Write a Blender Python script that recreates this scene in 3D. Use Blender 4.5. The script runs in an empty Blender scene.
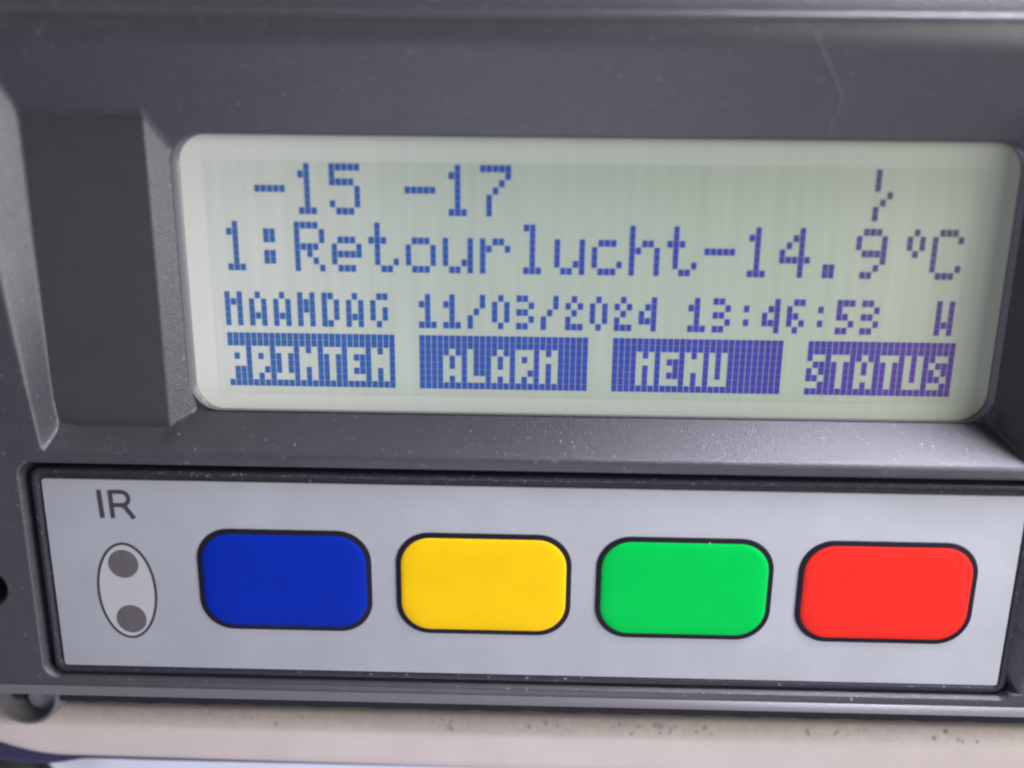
import bpy, bmesh, math, random
import numpy as np
from mathutils import Matrix, Vector

random.seed(7)
S = 0.001            # everything below is written in millimetres: x right, y up, z out of the panel
scene = bpy.context.scene

def V(x, y, z):      # millimetres on the upright panel -> Blender metres (z up, panel facing -Y)
    return Vector((x * S, -z * S, y * S))

# ------------------------------------------------------------------ camera
cam_d = bpy.data.cameras.new("camera")
cam = bpy.data.objects.new("camera", cam_d)
scene.collection.objects.link(cam)
scene.camera = cam
cam_d.sensor_width = 36.0
cam_d.lens = 850.12 / 1024 * 36.0
cam_d.clip_start = 0.002
cam_d.clip_end = 20.0
ax = Vector((1.0, .011, -.023)); ax.normalize()
az = Vector((.019, .242, .970)); az.normalize()
ay = az.cross(ax); ay.normalize(); ax = ay.cross(az)
def D(v): return Vector((v.x, -v.z, v.y))
R = Matrix((D(ax), D(ay), D(az))).transposed().to_4x4()
cam.matrix_world = Matrix.Translation(V(27.588, -0.56, 69.302)) @ R
cam_d.dof.use_dof = True
cam_d.dof.focus_distance = 0.0768
cam_d.dof.aperture_fstop = 9.0

# ------------------------------------------------------------------ light
w = bpy.data.worlds.new("World"); scene.world = w; w.use_nodes = True
nt = w.node_tree; nt.nodes.clear()
o = nt.nodes.new("ShaderNodeOutputWorld"); bg = nt.nodes.new("ShaderNodeBackground")
tc = nt.nodes.new("ShaderNodeTexCoord"); sp = nt.nodes.new("ShaderNodeSeparateXYZ")
rp = nt.nodes.new("ShaderNodeValToRGB"); mr = nt.nodes.new("ShaderNodeMapRange")
mr.inputs[1].default_value = -1; mr.inputs[2].default_value = 1
nt.links.new(tc.outputs["Generated"], sp.inputs[0]); nt.links.new(sp.outputs[2], mr.inputs[0])
nt.links.new(mr.outputs[0], rp.inputs[0]); nt.links.new(rp.outputs[0], bg.inputs[0])
rp.color_ramp.elements[0].position = 0.2; rp.color_ramp.elements[0].color = (.60, .58, .74, 1)
rp.color_ramp.elements[1].position = 0.8; rp.color_ramp.elements[1].color = (.60, .60, .62, 1)
nt.links.new(bg.outputs[0], o.inputs[0]); bg.inputs[1].default_value = 0.42

def area(name, pos, target, size, power, col):
    d = bpy.data.lights.new(name, 'AREA'); d.shape = 'RECTANGLE'
    d.size = size[0] * S; d.size_y = size[1] * S; d.energy = power; d.color = col
    ob = bpy.data.objects.new(name, d); scene.collection.objects.link(ob)
    p = V(*pos); t = V(*target); ob.location = p
    ob.rotation_euler = (t - p).to_track_quat('-Z', 'Y').to_euler()
    return ob
area("high_window", (126, 114, 12), (76, -30, -1), (64, 34), .86, (.85, .82, 1.0))
area("side_window", (345, 45, 190), (20, -20, 0), (180, 180), 1.50, (1.0, .985, .97))
area("low_fill", (30, -170, 150), (30, 0, 0), (120, 90), 0.22, (.74, .73, 1.0))  # added bluish bounce fill from below, lifts the slope above the screen

scene.cycles.filter_width = 2.3
scene.view_settings.view_transform = 'Standard'
scene.view_settings.look = 'None'
scene.view_settings.exposure = 0
scene.view_settings.gamma = 1

# ------------------------------------------------------------------ materials
def s2l(c):
    return tuple(((v / 255) / 12.92 if v / 255 <= .04045 else (((v / 255) + .055) / 1.055) ** 2.4) for v in c)

def mat(name, col, rough=.5, bump=0, bscale=6, mott=0, mscale=.3, spec=.5, coat=0, col2=None, specks=0):
    m = bpy.data.materials.new(name); m.use_nodes = True
    n = m.node_tree.nodes; l = m.node_tree.links
    b = n["Principled BSDF"]
    b.inputs["Roughness"].default_value = rough
    b.inputs["Specular IOR Level"].default_value = spec
    b.inputs["Coat Weight"].default_value = coat
    b.inputs["Coat Roughness"].default_value = .25
    tc = n.new("ShaderNodeTexCoord"); mp = n.new("ShaderNodeMapping")
    mp.inputs["Scale"].default_value = (1000, 1000, 1000)
    l.new(tc.outputs["Object"], mp.inputs[0])
    base = n.new("ShaderNodeRGB"); base.outputs[0].default_value = (*col, 1)
    out = base.outputs[0]
    if mott:
        ns = n.new("ShaderNodeTexNoise"); ns.inputs["Scale"].default_value = mscale
        ns.inputs["Detail"].default_value = 6; ns.inputs["Roughness"].default_value = .65
        l.new(mp.outputs[0], ns.inputs["Vector"])
        mx = n.new("ShaderNodeMix"); mx.data_type = 'RGBA'
        c2 = col2 or tuple(v * (1 - mott) for v in col)
        mx.inputs[6].default_value = (*c2, 1); l.new(out, mx.inputs[7])
        mrr = n.new("ShaderNodeMapRange"); mrr.inputs[1].default_value = .35; mrr.inputs[2].default_value = .65
        l.new(ns.outputs[0], mrr.inputs[0]); l.new(mrr.outputs[0], mx.inputs[0])
        out = mx.outputs[2]
    if specks:
        ns = n.new("ShaderNodeTexNoise"); ns.inputs["Scale"].default_value = 2.6
        ns.inputs["Detail"].default_value = 2
        l.new(mp.outputs[0], ns.inputs["Vector"])
        mrr = n.new("ShaderNodeMapRange"); mrr.inputs[1].default_value = .66; mrr.inputs[2].default_value = .78
        mrr.inputs[4].default_value = specks
        l.new(ns.outputs[0], mrr.inputs[0])
        mx = n.new("ShaderNodeMix"); mx.data_type = 'RGBA'
        l.new(mrr.outputs[0], mx.inputs[0]); l.new(out, mx.inputs[6]); mx.inputs[7].default_value = (.35, .34, .35, 1)
        out = mx.outputs[2]
    l.new(out, b.inputs["Base Color"])
    if bump:
        ns = n.new("ShaderNodeTexNoise"); ns.inputs["Scale"].default_value = bscale; ns.inputs["Detail"].default_value = 3
        l.new(mp.outputs[0], ns.inputs["Vector"])
        bp = n.new("ShaderNodeBump"); bp.inputs["Strength"].default_value = bump; bp.inputs["Distance"].default_value = .0001
        l.new(ns.outputs[0], bp.inputs["Height"]); l.new(bp.outputs[0], b.inputs["Normal"])
    m["out"] = 0
    return m

M = {}
M['plastic'] = mat("dark_grey_plastic", (.046, .0425, .0485), .36, spec=.64, bump=.5, bscale=8.5, mott=.14, mscale=.35, specks=.25)
M['frame'] = mat("black_plastic_frame", (.024, .022, .030), .45, spec=.35, bump=.4, bscale=6, mott=.3, mscale=1.2, specks=.6)
M['plate'] = mat('matt_plate', (.047, .043, .047), .55, bump=.3, bscale=5, mott=.1, spec=.35)
M['gap_shade'] = mat('dark_gap_shade', (.014, .012, .020), .7, mott=.5, mscale=.9, spec=.3)
M['lit_lip'] = mat('lit_lip_plastic', (.105, .10, .108), .33, bump=.25, bscale=8, specks=.2)
M['bezel'] = mat('bezel_plastic', (.12, .115, .12), .32)
M['gap'] = mat("black_rubber", (.008, .008, .010), .6)
M['membrane'] = mat("grey_membrane", s2l((166, 168, 171)), .6, spec=.12, bump=.12, bscale=3, mott=.09, mscale=.16)
M['field'] = mat('sensor_field', s2l((168, 169, 168)), .4)
M['ink'] = mat("black_ink", (.010, .008, .014), .6, spec=.15)
M['inkgrey'] = mat("grey_ink", (.035, .034, .038), .5)
M['sensor'] = mat("sensor_window", (.11, .10, .10), .22, mott=.15, mscale=1.5)
M['blue'] = mat("blue_key", (.003, .024, .34), .55, bump=.1, bscale=4, mott=.12, mscale=.3, spec=.04)
M['yellow'] = mat("yellow_key", (.86, .54, .006), .55, bump=.1, bscale=4, mott=.06, mscale=.3, spec=.04)
M['green'] = mat("green_key", (.0005, .53, .072), .55, bump=.1, bscale=4, mott=.06, mscale=.3, spec=.04)
M['red'] = mat("red_key", (.80, .030, .020), .55, bump=.1, bscale=4, mott=.08, mscale=.3, spec=.04)
M['cream'] = mat("cream_plastic", s2l((199, 187, 177)), .5, bump=.2, bscale=1.5, mott=.07, mscale=.25)
M['bar_shadow'] = mat("navy_bar_shadow", (.020, .020, .060), .5)
M['white'] = mat("white_wall", (.72, .76, .80), .6, mott=.05, mscale=.1)
M['metal'] = mat("dull_screw", (.24, .23, .24), .35, mott=.4, mscale=1.2)
M['dust'] = mat("dust", (.40, .39, .40), .9)
M['hair'] = mat("pale_hair", (.22, .21, .22), .6)

def ramp_mat(name, stops, rough, axis_stops2=None, mixcol=None, streak=0, coat=0):
    """colour of the liquid crystal layer, which is uneven across the screen"""
    m = bpy.data.materials.new(name); m.use_nodes = True
    n = m.node_tree.nodes; l = m.node_tree.links; b = n["Principled BSDF"]
    b.inputs["Roughness"].default_value = rough; b.inputs["Coat Weight"].default_value = coat
    b.inputs["Specular IOR Level"].default_value = .3
    tc = n.new("ShaderNodeTexCoord"); mp = n.new("ShaderNodeMapping"); mp.inputs["Scale"].default_value = (1000,) * 3
    l.new(tc.outputs["Object"], mp.inputs[0]); sp = n.new("ShaderNodeSeparateXYZ"); l.new(mp.outputs[0], sp.inputs[0])
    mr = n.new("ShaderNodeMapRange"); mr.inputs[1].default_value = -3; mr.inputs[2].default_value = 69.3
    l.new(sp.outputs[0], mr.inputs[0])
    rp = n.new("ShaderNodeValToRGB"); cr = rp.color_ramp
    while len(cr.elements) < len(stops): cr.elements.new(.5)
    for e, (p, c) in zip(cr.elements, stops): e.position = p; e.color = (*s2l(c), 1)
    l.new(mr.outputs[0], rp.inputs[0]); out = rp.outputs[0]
    if mixcol:
        my = n.new("ShaderNodeMapRange"); my.inputs[1].default_value = -16; my.inputs[2].default_value = -2
        l.new(sp.outputs[2], my.inputs[0])
        mx2 = n.new("ShaderNodeMapRange"); mx2.inputs[1].default_value = 44; mx2.inputs[2].default_value = 62
        l.new(sp.outputs[0], mx2.inputs[0])
        mu = n.new("ShaderNodeMath"); mu.operation = 'MULTIPLY'; l.new(my.outputs[0], mu.inputs[0]); l.new(mx2.outputs[0], mu.inputs[1])
        mx = n.new("ShaderNodeMix"); mx.data_type = 'RGBA'; l.new(mu.outputs[0], mx.inputs[0]); l.new(out, mx.inputs[6])
        mx.inputs[7].default_value = (*s2l(mixcol), 1); out = mx.outputs[2]
    if streak:
        m3 = n.new("ShaderNodeMapping"); m3.inputs["Scale"].default_value = (1300, 100, 60)
        l.new(tc.outputs["Object"], m3.inputs[0])
        ns = n.new("ShaderNodeTexNoise"); ns.inputs["Scale"].default_value = 1; ns.inputs["Detail"].default_value = 4
        l.new(m3.outputs[0], ns.inputs["Vector"])
        mm = n.new("ShaderNodeMapRange"); mm.inputs[1].default_value = .3; mm.inputs[2].default_value = .7
        mm.inputs[3].default_value = 1 - streak; mm.inputs[4].default_value = 1
        l.new(ns.outputs[0], mm.inputs[0])
        vm = n.new("ShaderNodeVectorMath"); vm.operation = 'SCALE'; l.new(out, vm.inputs[0]); l.new(mm.outputs[0], vm.inputs["Scale"])
        out = vm.outputs[0]
    l.new(out, b.inputs["Base Color"])
    return m
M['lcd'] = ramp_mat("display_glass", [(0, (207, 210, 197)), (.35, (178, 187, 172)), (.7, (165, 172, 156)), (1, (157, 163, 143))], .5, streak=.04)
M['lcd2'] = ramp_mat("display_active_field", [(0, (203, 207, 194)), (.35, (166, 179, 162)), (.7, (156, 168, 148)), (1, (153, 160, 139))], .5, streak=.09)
M['px'] = ramp_mat("display_segments", [(0, (58, 106, 158)), (.25, (44, 88, 158)), (.5, (48, 68, 156)), (.75, (58, 52, 142)), (1, (88, 54, 122))], .5,
                   mixcol=(70, 70, 84), streak=.15)

# ------------------------------------------------------------------ object helpers
def link(name, me, m, parent=None):
    if m is not None: me.materials.append(m)
    ob = bpy.data.objects.new(name, me); scene.collection.objects.link(ob)
    if parent is not None:
        ob.parent = parent
        if parent.type == 'EMPTY': ob.location = -parent.location
    return ob

def thing(name, label, cat, base):
    e = bpy.data.objects.new(name, None); scene.collection.objects.link(e)
    e.empty_display_size = .01; e.location = V(*base); e["label"] = label; e["category"] = cat
    return e

class MB:
    def __init__(s): s.v = []; s.f = []
    def quad(s, pts):
        k = len(s.v); s.v += [V(*p) for p in pts]; s.f.append(tuple(range(k, k + len(pts))))
    def loops(s, loops, cap=True, capback=False):
        """loft closed loops; first loop is the front cap"""
        k = len(s.v); n = len(loops[0])
        for lp in loops: s.v += [V(*p) for p in lp]
        for i in range(len(loops) - 1):
            for j in range(n):
                a = k + i * n + j; b = k + i * n + (j + 1) % n
                s.f.append((b, a, a + n, b + n))
        if cap: s.f.append(tuple(k + j for j in range(n)))
        if capback: s.f.append(tuple(k + (len(loops) - 1) * n + j for j in reversed(range(n))))
    def box(s, x0, x1, y0, y1, z0, z1):
        s.loops([[(x0, y0, z1), (x1, y0, z1), (x1, y1, z1), (x0, y1, z1)], [(x0, y0, z0), (x1, y0, z0), (x1, y1, z0), (x0, y1, z0)]], capback=True)
    def build(s, name, m, parent=None, smooth=None):
        me = bpy.data.meshes.new(name); me.from_pydata(s.v, [], s.f)
        bm = bmesh.new(); bm.from_mesh(me); bmesh.ops.recalc_face_normals(bm, faces=bm.faces); bm.to_mesh(me); bm.free()
        if smooth is not None:
            for p in me.polygons: p.use_smooth = True
            me.set_sharp_from_angle(angle=math.radians(smooth))
        return link(name, me, m, parent)

def rrect(x0, x1, y0, y1, r, z, n=8):
    pts = []
    for cx, cy, a0 in ((x1 - r, y0 + r, -90), (x1 - r, y1 - r, 0), (x0 + r, y1 - r, 90), (x0 + r, y0 + r, 180)):
        for i in range(n + 1):
            a = math.radians(a0 + 90 * i / n); pts.append((cx + r * math.cos(a), cy + r * math.sin(a), z))
    return pts

def slab(mb, x0, x1, y0, y1, r, zb, zt, bev=.1, n=8, segs=3):
    lp = []
    for i in range(segs + 1):
        a = math.pi / 2 * i / segs
        d = bev * (1 - math.sin(a)); z = zt - bev * (1 - math.cos(a))
        lp.append(rrect(x0 + d, x1 - d, y0 + d, y1 - d, max(r - d, .02), z, n))
    lp.append(rrect(x0, x1, y0, y1, r, zb, n))
    mb.loops(lp)

# ------------------------------------------------------------------ setting behind the unit
mb = MB(); mb.quad([(-400, -400, -14), (500, -400, -14), (500, 300, -14), (-400, 300, -14)])
wall = mb.build("wall", M['white']); wall["kind"] = "structure"

# ------------------------------------------------------------------ the unit
unit = thing("control_unit", "dark grey plastic temperature recorder with lit LCD screen above four coloured keys", "recorder", (27, -48, -12))

# housing front: one moulded skin with the stepped recess round the screen and the cut-out for the keypad
def axis(a, b, coarse, feats):
    v = [a]
    while v[-1] < b:
        x = v[-1]; st = coarse
        for f0, f1, s in feats:
            if f0 - s <= x < f1: st = min(st, s)
        nxt = x + st
        for f0, f1, s in feats:
            if x < f0 < nxt: nxt = f0
        v.append(nxt)
    return np.array(v)
X0, X1, Y0, Y1 = -36., 92., -50.3, 19.
xs = axis(X0, X1, .8, [(-36, -34, .25), (-23, -18, .15), (-17.5, -13, .08), (-6.5, 1.5, .08), (64.5, 71.5, .08), (90, 92, .25)])
ys = axis(Y0, Y1, .8, [(-50.3, -42.5, .08), (-40, -35.5, .15), (-28, -18.8, .08), (-1, 5, .08), (5, 12.5, .12), (17, 19, .25)])
XX, YY = np.meshgrid(xs, ys)
def smin(a, b, k): h = np.clip(.5 + .5 * (b - a) / k, 0, 1); return b * (1 - h) + a * h - k * h * (1 - h)
def smax(a, b, k): return -smin(-a, -b, k)
def sdf_rr(x, y, x0, x1, y0, y1, r):
    cx, cy = (x0 + x1) / 2, (y0 + y1) / 2
    qx = np.abs(x - cx) - (x1 - x0) / 2 + r; qy = np.abs(y - cy) - (y1 - y0) / 2 + r
    return np.hypot(np.maximum(qx, 0), np.maximum(qy, 0)) + np.minimum(np.maximum(qx, qy), 0) - r
FRONT = .6
TS = .45
top = FRONT - (9.2 - YY) * TS
tt = np.clip((XX + 4.6) / 1.6, 0, 1); tt = tt * tt * (3 - 2 * tt)
bot = FRONT - (YY + 24.35) * (1.6 * (1 - tt) + 1.36 * tt)
ol = -16.1 + .11 * np.maximum(0, -7 - YY)
lef = FRONT - (XX - ol) * 2.4 / np.maximum(.6, -14.05 - ol)
lev = smin(np.full_like(XX, -1.8), -1.8 - (XX + 3.92) * .74, .05)
lev = smin(lev, -3.0 - (XX + 2.3) * 1.4, .05)
rig = np.maximum(FRONT - (70.2 - XX) * 1.95, -2.9 - (68.4 - XX) * 1.1)
lev = np.maximum(lev, -4.2)
kb = .35 + .9 * np.clip((-12.4 - XX) / 1.4, 0, 1)
rec = smax(smax(smax(lev, rig, .3), smax(top, lef, .35), .3), bot, kb)
rec = np.maximum(rec, -3.36)
z = smin(np.full_like(XX, FRONT), rec, .35)
# rising lip along the lower edge and the rounded top edge
lip = FRONT + np.clip((-47.15 - YY) * 1.2, 0, .4)
z = np.where(YY < -40, smax(z, lip, .1), z)
topedge = FRONT + .12 - (YY - 11.05) * .22
ridge = .16 * np.exp(-((YY - 10.95) / .16) ** 2)
z = np.where(YY > 10.2, smin(np.full_like(XX, FRONT), topedge, .12) + ridge, z)
z = np.where(YY < -47.68, -7.0, z)
# rounded outer edges
for d in (XX - X0, X1 - XX, Y1 - YY):
    z = z - np.where(d < 2, (2 - np.sqrt(np.maximum(4 - (2 - d) ** 2, 0))), 0)
# openings
def drop(z, sd, depth, round_=.22, wall_=.1):
    t = np.clip(-sd / wall_, 0, 1)
    edge = np.where((sd > 0) & (sd < round_), round_ - np.sqrt(np.maximum(round_ ** 2 - (round_ - sd) ** 2, 0)), 0)
    return np.where(sd > 0, z - edge, (z - round_) * (1 - t) + depth * t)
z = drop(z, sdf_rr(XX, YY, -2.38, 68.25, -21.40, 2.22, 2.6), -6, .1)
z = drop(z, sdf_rr(XX, YY, -16.5, 71.85, -46.35, -25.45, 1.3), -3, .22)
hole = np.hypot(XX + 20.75, YY + 37.5) - 1.65
z = drop(z, hole, -4, .3, .15)
ny, nx = XX.shape
co = np.stack([XX * S, -z * S, YY * S], -1).reshape(-1, 3)
idx = np.arange(nx * ny).reshape(ny, nx)
fa = np.stack([idx[:-1, :-1], idx[:-1, 1:], idx[1:, 1:], idx[1:, :-1]], -1).reshape(-1, 4)
# side walls running back to the mounting wall
bl = np.concatenate([idx[0, :], idx[1:, -1], idx[-1, -2::-1], idx[-2:0:-1, 0]])
back = co[bl].copy(); back[:, 1] = 13.9 * S
k0 = len(co); nb = len(bl)
co = np.concatenate([co, back])
nxt = np.roll(np.arange(nb), -1)
fb = np.stack([bl, k0 + np.arange(nb), k0 + nxt, bl[nxt]], -1)
fa = np.concatenate([fa, fb])
me = bpy.data.meshes.new("housing")
me.vertices.add(len(co)); me.vertices.foreach_set("co", co.astype(np.float32).ravel())
me.loops.add(fa.size); me.loops.foreach_set("vertex_index", fa.astype(np.int32).ravel())
me.polygons.add(len(fa)); me.polygons.foreach_set("loop_start", np.arange(0, fa.size, 4, dtype=np.int32))
me.update(calc_edges=True)
me.polygons.foreach_set("use_smooth", np.ones(len(fa), bool))
me.validate()
housing = link("housing", me, M['plastic'], unit)

# lower lip of the housing; a paler colour paints its highlight in
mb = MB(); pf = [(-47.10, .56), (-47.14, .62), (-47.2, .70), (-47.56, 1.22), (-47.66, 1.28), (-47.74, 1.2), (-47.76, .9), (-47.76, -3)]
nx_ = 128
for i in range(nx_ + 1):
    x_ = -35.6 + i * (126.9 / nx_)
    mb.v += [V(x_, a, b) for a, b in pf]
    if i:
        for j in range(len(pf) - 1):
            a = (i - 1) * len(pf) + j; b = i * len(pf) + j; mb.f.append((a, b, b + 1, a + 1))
mb.build("lit_lower_lip", M['lit_lip'], unit, smooth=50)
# shade in the gap between lip and cream frame, added as a dark strip
mb = MB(); x_ = -16.8
while x_ < 91: 
    x2 = min(91, x_ + 1.0); mb.quad([(x_, -50.32 + .08 * math.sin(x_ * 1.7) * math.sin(x_ * .61), -1.55), (x2, -50.32 + .08 * math.sin(x2 * 1.7) * math.sin(x2 * .61), -1.55), (x2, -47.5, -1.5), (x_, -47.5, -1.5)])
    mb.quad([(x_, -50.32 + .08 * math.sin(x_ * 1.7) * math.sin(x_ * .61), -1.55), (x_, -50.3, -8), (x2, -50.3, -8), (x2, -50.32 + .08 * math.sin(x2 * 1.7) * math.sin(x2 * .61), -1.55)]); x_ = x2
mb.quad([(-16.8, -47.5, -1.5), (-16.8, -50.35, -1.55), (-16.8, -50.35, -8), (-16.8, -47.5, -8)])
mb.build("gap_shade_strip", M['gap_shade'], unit)
# inner bezel ring seen at both sides of the screen
mb = MB()
mb.loops([rrect(-1.91, 67.77, -21.40, 2.2, 2.4, -3.64, 10), rrect(-1.91, 67.77, -21.40, 2.2, 2.4, -3.42, 10), rrect(-2.0, 67.86, -21.42, 2.22, 2.45, -3.34, 10), rrect(-2.42, 68.3, -21.46, 2.26, 2.6, -3.14, 10), rrect(-2.5, 68.4, -21.5, 2.3, 2.6, -3.6, 10)], cap=False)
mb.build("screen_bezel", M['bezel'], unit, smooth=40)
# ---- screen
ZL = -3.6; PA = .5284; PB = .6015; LX = 1.084; LY = -.022
mb = MB(); mb.loops([rrect(-3, 68.8, -22.2, 3.0, 3, ZL), rrect(-3, 68.8, -22.2, 3.0, 3, ZL - 1)])
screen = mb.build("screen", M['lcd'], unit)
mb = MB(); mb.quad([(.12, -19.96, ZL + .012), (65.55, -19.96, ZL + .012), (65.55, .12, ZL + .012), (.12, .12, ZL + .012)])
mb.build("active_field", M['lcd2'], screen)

BIG = {
 '-': ["00000", "00000", "00000", "11111", "00000", "00000", "00000"],
 '1': ["00100", "01100", "00100", "00100", "00100", "00100", "01110"],
 '5': ["11111", "10000", "11110", "00001", "00001", "10001", "01110"],
 '7': ["11111", "00001", "00010", "00100", "01000", "01000", "01000"],
 ':': ["00000", "01100", "01100", "00000", "01100", "01100", "00000"],
 'R': ["11110", "10001", "10001", "11110", "10100", "10010", "10001"],
 'e': ["00000", "00000", "01110", "10001", "11111", "10000", "01110"],
 't': ["01000", "01000", "11100", "01000", "01000", "01001", "00110"],
 'o': ["00000", "00000", "01110", "10001", "10001", "10001", "01110"],
 'u': ["00000", "00000", "10001", "10001", "10001", "10011", "01101"],
 'r': ["00000", "00000", "10110", "11001", "10000", "10000", "10000"],
 'l': ["01100", "00100", "00100", "00100", "00100", "00100", "01110"],
 'c': ["00000", "00000", "01110", "10000", "10000", "10001", "01110"],
 'h': ["10000", "10000", "10110", "11001", "10001", "10001", "10001"],
 '4': ["00010", "00110", "01010", "10010", "11111", "00010", "00010"],
 '.': ["00000", "00000", "00000", "00000", "00000", "01100", "01100"],
 '9': ["01110", "10001", "10001", "01111", "00001", "00010", "01100"],
 '°': ["00010", "00101", "00101", "00010", "00000", "00000", "00000"],
 'C': ["01110", "10001", "10000", "10000", "10000", "10001", "01110"],
 '~': ["00100", "00100", "00100", "00001", "00010", "00100", "00100"],
 ' ': ["00000"] * 7}
SM = {'M': "101 111 101 101 101", 'N': "101 111 111 101 101", 'A': "010 101 101 111 101", 'D': "110 101 101 101 110",
 'G': "011 100 101 101 010", '1': "010 110 010 010 111", '/': "001 001 010 100 100", '0': "010 101 101 101 010",
 '3': "110 001 110 001 110", '2': "010 101 010 100 111", '4': "001 011 101 111 001", ':': "000 010 000 010 000",
 '6': "011 100 110 101 010", '5': "111 100 110 001 110", 'W': "101 101 101 111 101", 'P': "111 101 111 100 100",
 'R': "111 101 111 110 101", 'I': "111 010 010 010 111", 'T': "111 010 010 010 010", 'E': "111 100 110 100 111",
 'L': "100 100 100 100 111", 'U': "101 101 101 101 111", 'S': "011 100 010 001 110", ' ': "000 000 000 000 000"}
def dots(name, cells, zz=.03):
    mb = MB()
    for c, r in sorted(cells):
        x0 = LX + (c + .07) * PA; x1 = LX + (c + .93) * PA; y1 = LY - (r + .02) * PB; y0 = LY - (r + .98) * PB
        mb.quad([(x0, y0, ZL + zz), (x1, y0, ZL + zz), (x1, y1, ZL + zz), (x0, y1, ZL + zz)])
    return mb.build(name, M['px'], screen)
def big(txt, row, col0=0):
    s = set()
    for i, ch in enumerate(txt):
        for r, line in enumerate(BIG[ch]):
            for c, b in enumerate(line):
                if b == '1': s.add((col0 + i * 6 + c, row + r))
    return s
def small(txt, row, col0=0):
    s = set()
    for i, ch in enumerate(txt):
        for r, line in enumerate(SM[ch].split()):
            for c, b in enumerate(line):
                if b == '1': s.add((col0 + i * 4 + c, row + r))
    return s
dots("readout_text", big(" -15 -17", 0))
dots("fault_symbol", big("~", 0, 102))
dots("readout_text", big("1:Retourlucht-14.9°C", 8))
dots("date_text", small("MAANDAG 11/03/2024 13:46:53  W", 18))
for txt, c0, n in (("PRINTEN", 0, 28), (" ALARM ", 32, 28), (" MENU  ", 64, 28), ("STATUS", 96, 24)):
    full = {(c, r) for c in range(c0, c0 + n) for r in range(24, 32)}
    dots("softkey_caption", full - small(txt, 26, c0))

# ---- keypad frame: plate with a raised rim standing in the black gap
mb = MB()
KX0, KX1, KY0, KY1 = -15.85, 71.3, -46.05, -26.05
lp = []
for d, zz in ((0, -2.8), (0, -.05), (.06, .06), (.16, .10), (.42, .10), (.52, .04), (.62, -.12), (.68, -.2)):
    lp.append(rrect(KX0 + d, KX1 - d, KY0 + d, KY1 - d, 1.0 - d * .5, zz))
lp = lp[::-1]
mb.loops(lp, cap=True)
kf = mb.build("keypad_frame", M['frame'], unit, smooth=40)
mb = MB(); mb.quad([(-16.9, -46.8, -2.6), (72.3, -46.8, -2.6), (72.3, -25, -2.6), (-16.9, -25, -2.6)])
mb.build("gap_floor", M['gap'], unit)
# membrane sheet
mb = MB(); slab(mb, -14.95, 70.62, -45.38, -27.08, .25, -.25, 0, bev=.05)
membrane = mb.build("keypad_membrane", M['membrane'], unit, smooth=40)

# lettering and infrared port printed on the membrane
def ribbon(mb, pts, wd, z0, z1, closed=False):
    n = len(pts); L = []; Rr = []
    for i in range(n):
        if closed: a = pts[i - 1]; b = pts[(i + 1) % n]
        else: a = pts[max(i - 1, 0)]; b = pts[min(i + 1, n - 1)]
        dx, dy = b[0] - a[0], b[1] - a[1]; q = math.hypot(dx, dy); nx_, ny_ = -dy / q * wd / 2, dx / q * wd / 2
        L.append((pts[i][0] + nx_, pts[i][1] + ny_)); Rr.append((pts[i][0] - nx_, pts[i][1] - ny_))
    rng = range(n) if closed else range(n - 1)
    for i in rng:
        j = (i + 1) % n
        mb.quad([(*L[i], z1), (*Rr[i], z1), (*Rr[j], z1), (*L[j], z1)])
        mb.quad([(*L[i], z0), (*L[i], z1), (*L[j], z1), (*L[j], z0)])
        mb.quad([(*Rr[j], z0), (*Rr[j], z1), (*Rr[i], z1), (*Rr[i], z0)])
mb = MB(); ribbon(mb, [(-9.96, -28.02), (-9.86, -30.66)], .42, .0, .02); mb.build("lettering", M['inkgrey'], membrane)
mb = MB()
ribbon(mb, [(-8.98, -28.02), (-8.92, -30.66)], .40, .0, .02)
bowl = [(-8.9, -28.18), (-8.0, -28.18)] + [(-8.0 + .62 * math.sin(t), -28.80 + .62 * math.cos(t)) for t in [math.pi * i / 12 for i in range(1, 12)]] + [(-8.0, -29.42), (-8.9, -29.42)]
ribbon(mb, bowl, .38, .001, .024)
ribbon(mb, [(-8.05, -29.42), (-7.72, -29.62), (-7.02, -30.66)], .41, .002, .028)
mb.build("lettering", M['inkgrey'], membrane)
el = [(-8.36 + 2.6 * math.cos(t), -37.72 + 4.62 * math.sin(t)) for t in [2 * math.pi * i / 72 for i in range(72)]]
mb = MB(); mb.loops([[(x, y, .008) for x, y in el], [(x, y, -.05) for x, y in el]]); mb.build('sensor_field', M['field'], membrane)
mb = MB(); ribbon(mb, el, .24, .0, .02, closed=True); mb.build("sensor_outline", M['inkgrey'], membrane)
for cx, cy, rr in ((-8.45, -35.05, 1.36), (-8.22, -40.5, 1.38)):
    mb = MB()
    c = lambda r_, zz: [(cx + r_ * math.cos(2 * math.pi * i / 40), cy + r_ * math.sin(2 * math.pi * i / 40), zz) for i in range(40)]
    mb.loops([c(rr - .1, .03), c(rr, .025), c(rr, -.1)])
    mb.build("sensor_window", M['sensor'], membrane, smooth=40)

# four keys
KP, KW = 17.81, 15.62
for i, (nm, lab) in enumerate((("blue", "blue key"), ("yellow", "yellow key"), ("green", "green key"), ("red", "red key"))):
    x0 = -1.73 + i * KP; x1 = x0 + KW; y0, y1 = -41.26, -31.46
    mb = MB(); slab(mb, x0, x1, y0, y1, 3.0, -.05, .12, bev=.08, n=12)
    k = mb.build("key", M['ink'], unit, smooth=50); k["label"] = lab + " with black outline"
    mb = MB(); q = .47; lp = []
    for d, zz in ((2.0, .24), (1.3, .235), (.7, .22), (.3, .195), (.1, .165), (.0, .12), (.0, .05)):
        lp.append(rrect(x0 + q + d, x1 - q - d, y0 + q + d, y1 - q - d, max(2.6 - d, .3), zz, 12))
    mb.loops(lp); mb.build("key_face", M[nm], k, smooth=60)

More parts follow.
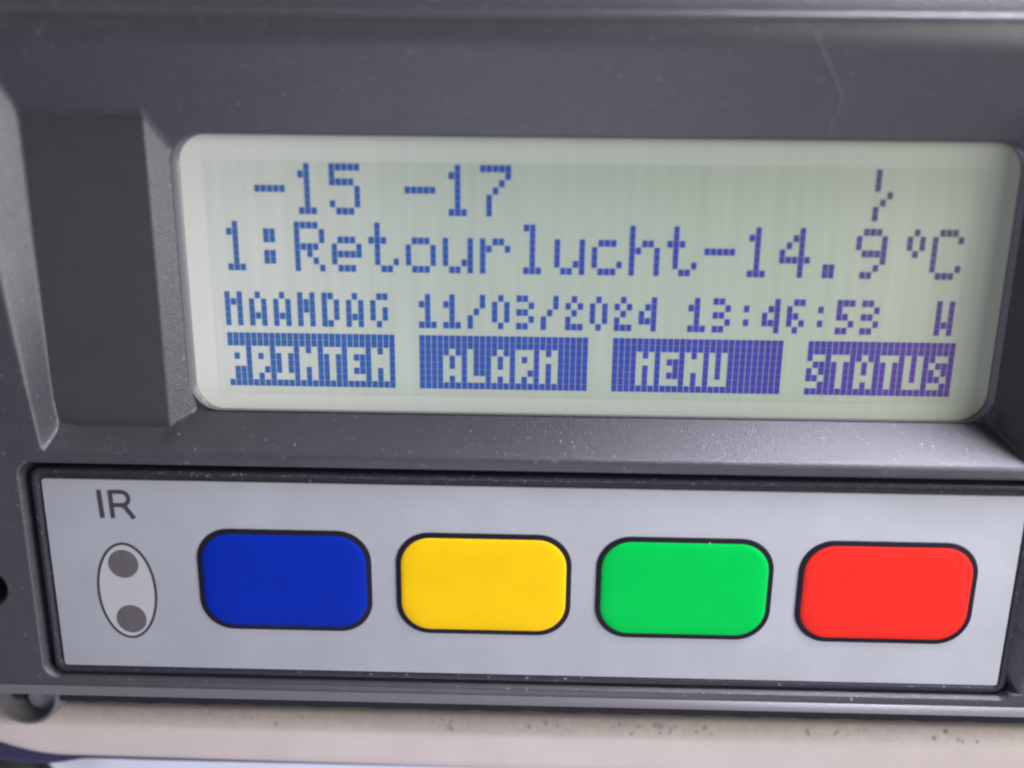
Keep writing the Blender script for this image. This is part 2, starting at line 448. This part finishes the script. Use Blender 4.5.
# screw boss below the lower left corner
def ring(cx, cy, prof, n=48):
    return [[(cx + r * math.cos(2 * math.pi * i / n), cy + r * math.sin(2 * math.pi * i / n), zz) for i in range(n)] for r, zz in prof]
mb = MB(); mb.loops(ring(-20.2, -49.7, [(.02, -3.6), (2.5, -3.6), (2.75, -3.3), (2.8, -1.7), (2.9, -1.45), (3.1, -1.4), (3.3, -1.6), (3.4, -2.0), (3.5, -9)]))
boss = mb.build("screw_boss", M['bezel'], unit, smooth=50)
mb = MB(); mb.loops(ring(-19.3, -50.9, [(.02, -2.7), (1.0, -2.7), (1.4, -2.85), (1.5, -3.1), (1.5, -5)]))
mb.build("screw_head", M['metal'], boss, smooth=40)
mb = MB(); mb.box(-21.9, -21.2, -51.2, -48.0, -3.7, -2.9)
mb.build("recess_slot", M['gap'], boss)

# ------------------------------------------------------------------ cream frame below
cf = thing("mounting_frame", "cream plastic mounting frame with grubby top edge below the dark recorder", "mounting frame", (27, -60, -13))
mb = MB()
# cross-section swept along x; heights follow the slight slant of the frame
def prof(x):
    t = (x + 24) / 100.
    yt = -52.4; yb = -57.75 - .7 * max(0, t)
    if x < -18: yb += .03 * (x + 18) ** 2
    return [(yt, -12), (yt, -4.2), (yt - .05, -3.95), (yt - .2, -3.75), (yt - 1.3, -2.95), (yt - 1.55, -2.83), (yt - 1.8, -2.8), (yb + 1.2, -2.85), (yb + .5, -3.0), (yb + .15, -3.3), (yb, -3.9), (yb, -12)]
xsn = list(np.linspace(-40, -15, 20)) + list(np.linspace(-14, 100, 24))
prev = None
for x in xsn:
    k = len(mb.v); pr = prof(x); mb.v += [V(x, a, b) for a, b in pr]
    if prev is not None:
        for j in range(len(pr) - 1): mb.f.append((prev + j, k + j, k + j + 1, prev + j + 1))
    prev = k
# grime along the joint
mcg = M['cream']; n = mcg.node_tree.nodes; l = mcg.node_tree.links; b = n["Principled BSDF"]
src = b.inputs["Base Color"].links[0].from_socket
tc = n.new("ShaderNodeTexCoord"); mp = n.new("ShaderNodeMapping"); mp.inputs["Scale"].default_value = (1000,) * 3
l.new(tc.outputs["Object"], mp.inputs[0]); sp = n.new("ShaderNodeSeparateXYZ"); l.new(mp.outputs[0], sp.inputs[0])
ns = n.new("ShaderNodeTexNoise"); ns.inputs["Scale"].default_value = 1.5; ns.inputs["Detail"].default_value = 6; ns.inputs["Roughness"].default_value = .7
l.new(mp.outputs[0], ns.inputs["Vector"])
ad = n.new("ShaderNodeMath"); ad.operation = 'MULTIPLY_ADD'; ad.inputs[1].default_value = 2.4
l.new(ns.outputs[0], ad.inputs[0]); l.new(sp.outputs[2], ad.inputs[2])
mr = n.new("ShaderNodeMapRange"); mr.inputs[1].default_value = -52.6; mr.inputs[2].default_value = -51.2; mr.inputs[4].default_value = .5
l.new(ad.outputs[0], mr.inputs[0])
mx = n.new("ShaderNodeMix"); mx.data_type = 'RGBA'; mx.inputs[7].default_value = (.22, .19, .165, 1)
l.new(mr.outputs[0], mx.inputs[0]); l.new(src, mx.inputs[6]); l.new(mx.outputs[2], b.inputs["Base Color"])
mb.build("frame_bar", M['cream'], cf, smooth=60)
# added navy strip standing in for the shadow under the bar
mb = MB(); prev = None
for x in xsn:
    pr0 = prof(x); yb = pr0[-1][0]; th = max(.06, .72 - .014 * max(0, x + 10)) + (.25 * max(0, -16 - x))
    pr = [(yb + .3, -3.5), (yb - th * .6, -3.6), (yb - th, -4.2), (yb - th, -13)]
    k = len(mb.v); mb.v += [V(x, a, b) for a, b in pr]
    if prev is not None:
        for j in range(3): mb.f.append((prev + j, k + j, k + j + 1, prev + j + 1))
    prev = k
mb.build("bar_shadow_strip", M['bar_shadow'], cf, smooth=50)

# ------------------------------------------------------------------ small loose things
def tube(name, pts, rad, m, parent=None, n=8):
    cu = bpy.data.curves.new(name, 'CURVE'); cu.dimensions = '3D'; cu.bevel_depth = rad * S; cu.bevel_resolution = 2
    spl = cu.splines.new('NURBS'); spl.points.add(len(pts) - 1)
    for p_, q_ in zip(spl.points, pts): p_.co = (*V(*q_), 1)
    spl.use_endpoint_u = True; spl.order_u = 4
    tmp = bpy.data.objects.new("tmp", cu); scene.collection.objects.link(tmp)
    dg = bpy.context.evaluated_depsgraph_get(); me = bpy.data.meshes.new_from_object(tmp.evaluated_get(dg))
    bpy.data.objects.remove(tmp); me.name = name
    for p_ in me.polygons: p_.use_smooth = True
    return link(name, me, m, parent)
def zt(y): return FRONT - (9.2 - y) * .45
# darker blanking plate set in the floor of the recess, left of the screen
mb = MB()
pl = [(-13.6, 3.55), (-3.95, 3.62), (-4.05, -22.75), (-13.2, -22.75), (-13.75, -22.1), (-14.0, -18), (-14.05, -8)]
mb.loops([[(x, y, -1.775) for x, y in pl][::-1], [(x, y, -2.0) for x, y in pl][::-1]])
mb.build('blanking_plate', M['plate'], unit)
hair = tube("hair", [(48.7, 9.9, .64), (49.5, 8.6, zt(8.6) + .06), (50.7, 6.9, zt(6.9) + .06), (51.75, 5.4, zt(5.4) + .05), (51.75, 5.1, zt(5.1) + .05), (51.5, 4.2, zt(4.2) + .04), (51.25, 3.3, zt(3.3) + .04), (51.4, 2.6, zt(2.6) + .04)], .035, M['hair'])
hair["label"] = "thin pale curved hair lying on the dark slope above the screen"; hair["category"] = "hair"
cable = tube("cable", [(-36, -58, -6), (-28, -60, -6), (-24.5, -61.6, -6.5), (-22.5, -64, -7), (-21, -72, -7)], 1.5, M['gap'])
cable["label"] = "black cable passing under the lower left end of the cream frame"; cable["category"] = "cable"

# dust specks
mb = MB()
def speck(x, y, zz, s, nrm=(0, 0)):
    a = random.uniform(0, 6.28); n_ = random.randint(4, 6)
    lo = []; e = random.uniform(1, 2.4)
    for i in range(n_):
        t = a + 2 * math.pi * i / n_; lo.append((s * math.cos(t), s * e * math.sin(t)))
    hi = [(x, y, zz + s)]
    k = len(mb.v); mb.v += [V(x + p_[0], y + p_[1], zz + nrm[1] * p_[1]) for p_ in lo] + [V(x, y, zz + s * .8)]
    for i in range(n_): mb.f.append((k + i, k + (i + 1) % n_, k + n_))
for _ in range(12):
    y = random.uniform(3.5, 8.8); speck(random.uniform(-3, 69), y, zt(y), random.choice((.03, .04, .05)), (0, .45))
for _ in range(36):
    y = random.uniform(-24.1, -22.5); speck(random.uniform(-3, 69), y, FRONT - (y + 24.35) * 1.36, random.choice((.02, .03, .04)), (0, -1.36))
for _ in range(70):
    speck(random.uniform(18, 70), random.uniform(-46.7, -46.45), FRONT - .03, random.choice((.03, .04, .06)))
for _ in range(170):
    speck(random.uniform(-5, 70), -26.35 + random.uniform(-.15, .12), .09, random.choice((.03, .04)))
for x, y, zz, s in ((57.4, -46.7, .6, .13), (30.5, -22.6, -1.75, .05), (31.5, -23.2, -.9, .07), (17.5, -24.0, .15, .06), (25, -23.9, .05, .06), (46.1, -28.9, 0, .05), (43.7, -31.9, .13, .07), (13.9, -31.9, .13, .05)):
    speck(x, y, zz, s)
d = mb.build("dust", M['dust']); d["kind"] = "stuff"; d["label"] = "pale dust specks scattered over the dark slopes and edges of the recorder"; d["category"] = "dust"

# dark flakes of grime along the sloping top edge of the cream frame
M['grime'] = mat("grime", (.30, .265, .24), .9)
mb = MB(); random.seed(11)
for x0, sp_, n_ in ((20.5, 1.2, 5), (40.5, 4.5, 16), (60, 6, 7), (69, 4, 8), (6, 9, 5), (29, 4, 4)):
    for _ in range(n_):
        x = random.gauss(x0, sp_ * .5); y = random.uniform(-53.6, -52.75)
        zz = -3.75 + (-52.6 - y) * .727; r_ = random.uniform(.06, .2); k = len(mb.v); m_ = 8
        rr = [r_ * random.uniform(.5, 1.3) for _ in range(m_)]
        for hgt, sc in ((0.0, 1), (.03, .75)):
            for i in range(m_):
                a = 2 * math.pi * i / m_; dy = rr[i] * sc * math.sin(a)
                mb.v.append(V(x + 1.5 * rr[i] * sc * math.cos(a), y + dy, zz - dy * .727 + hgt))
        for i in range(m_):
            j = (i + 1) % m_; mb.f.append((k + i, k + j, k + m_ + j, k + m_ + i))
        mb.f.append(tuple(k + m_ + i for i in range(m_)))
d = mb.build("grime", M['grime']); d["kind"] = "stuff"; d["label"] = "brown flakes of grime along the top edge of the cream frame"; d["category"] = "grime"
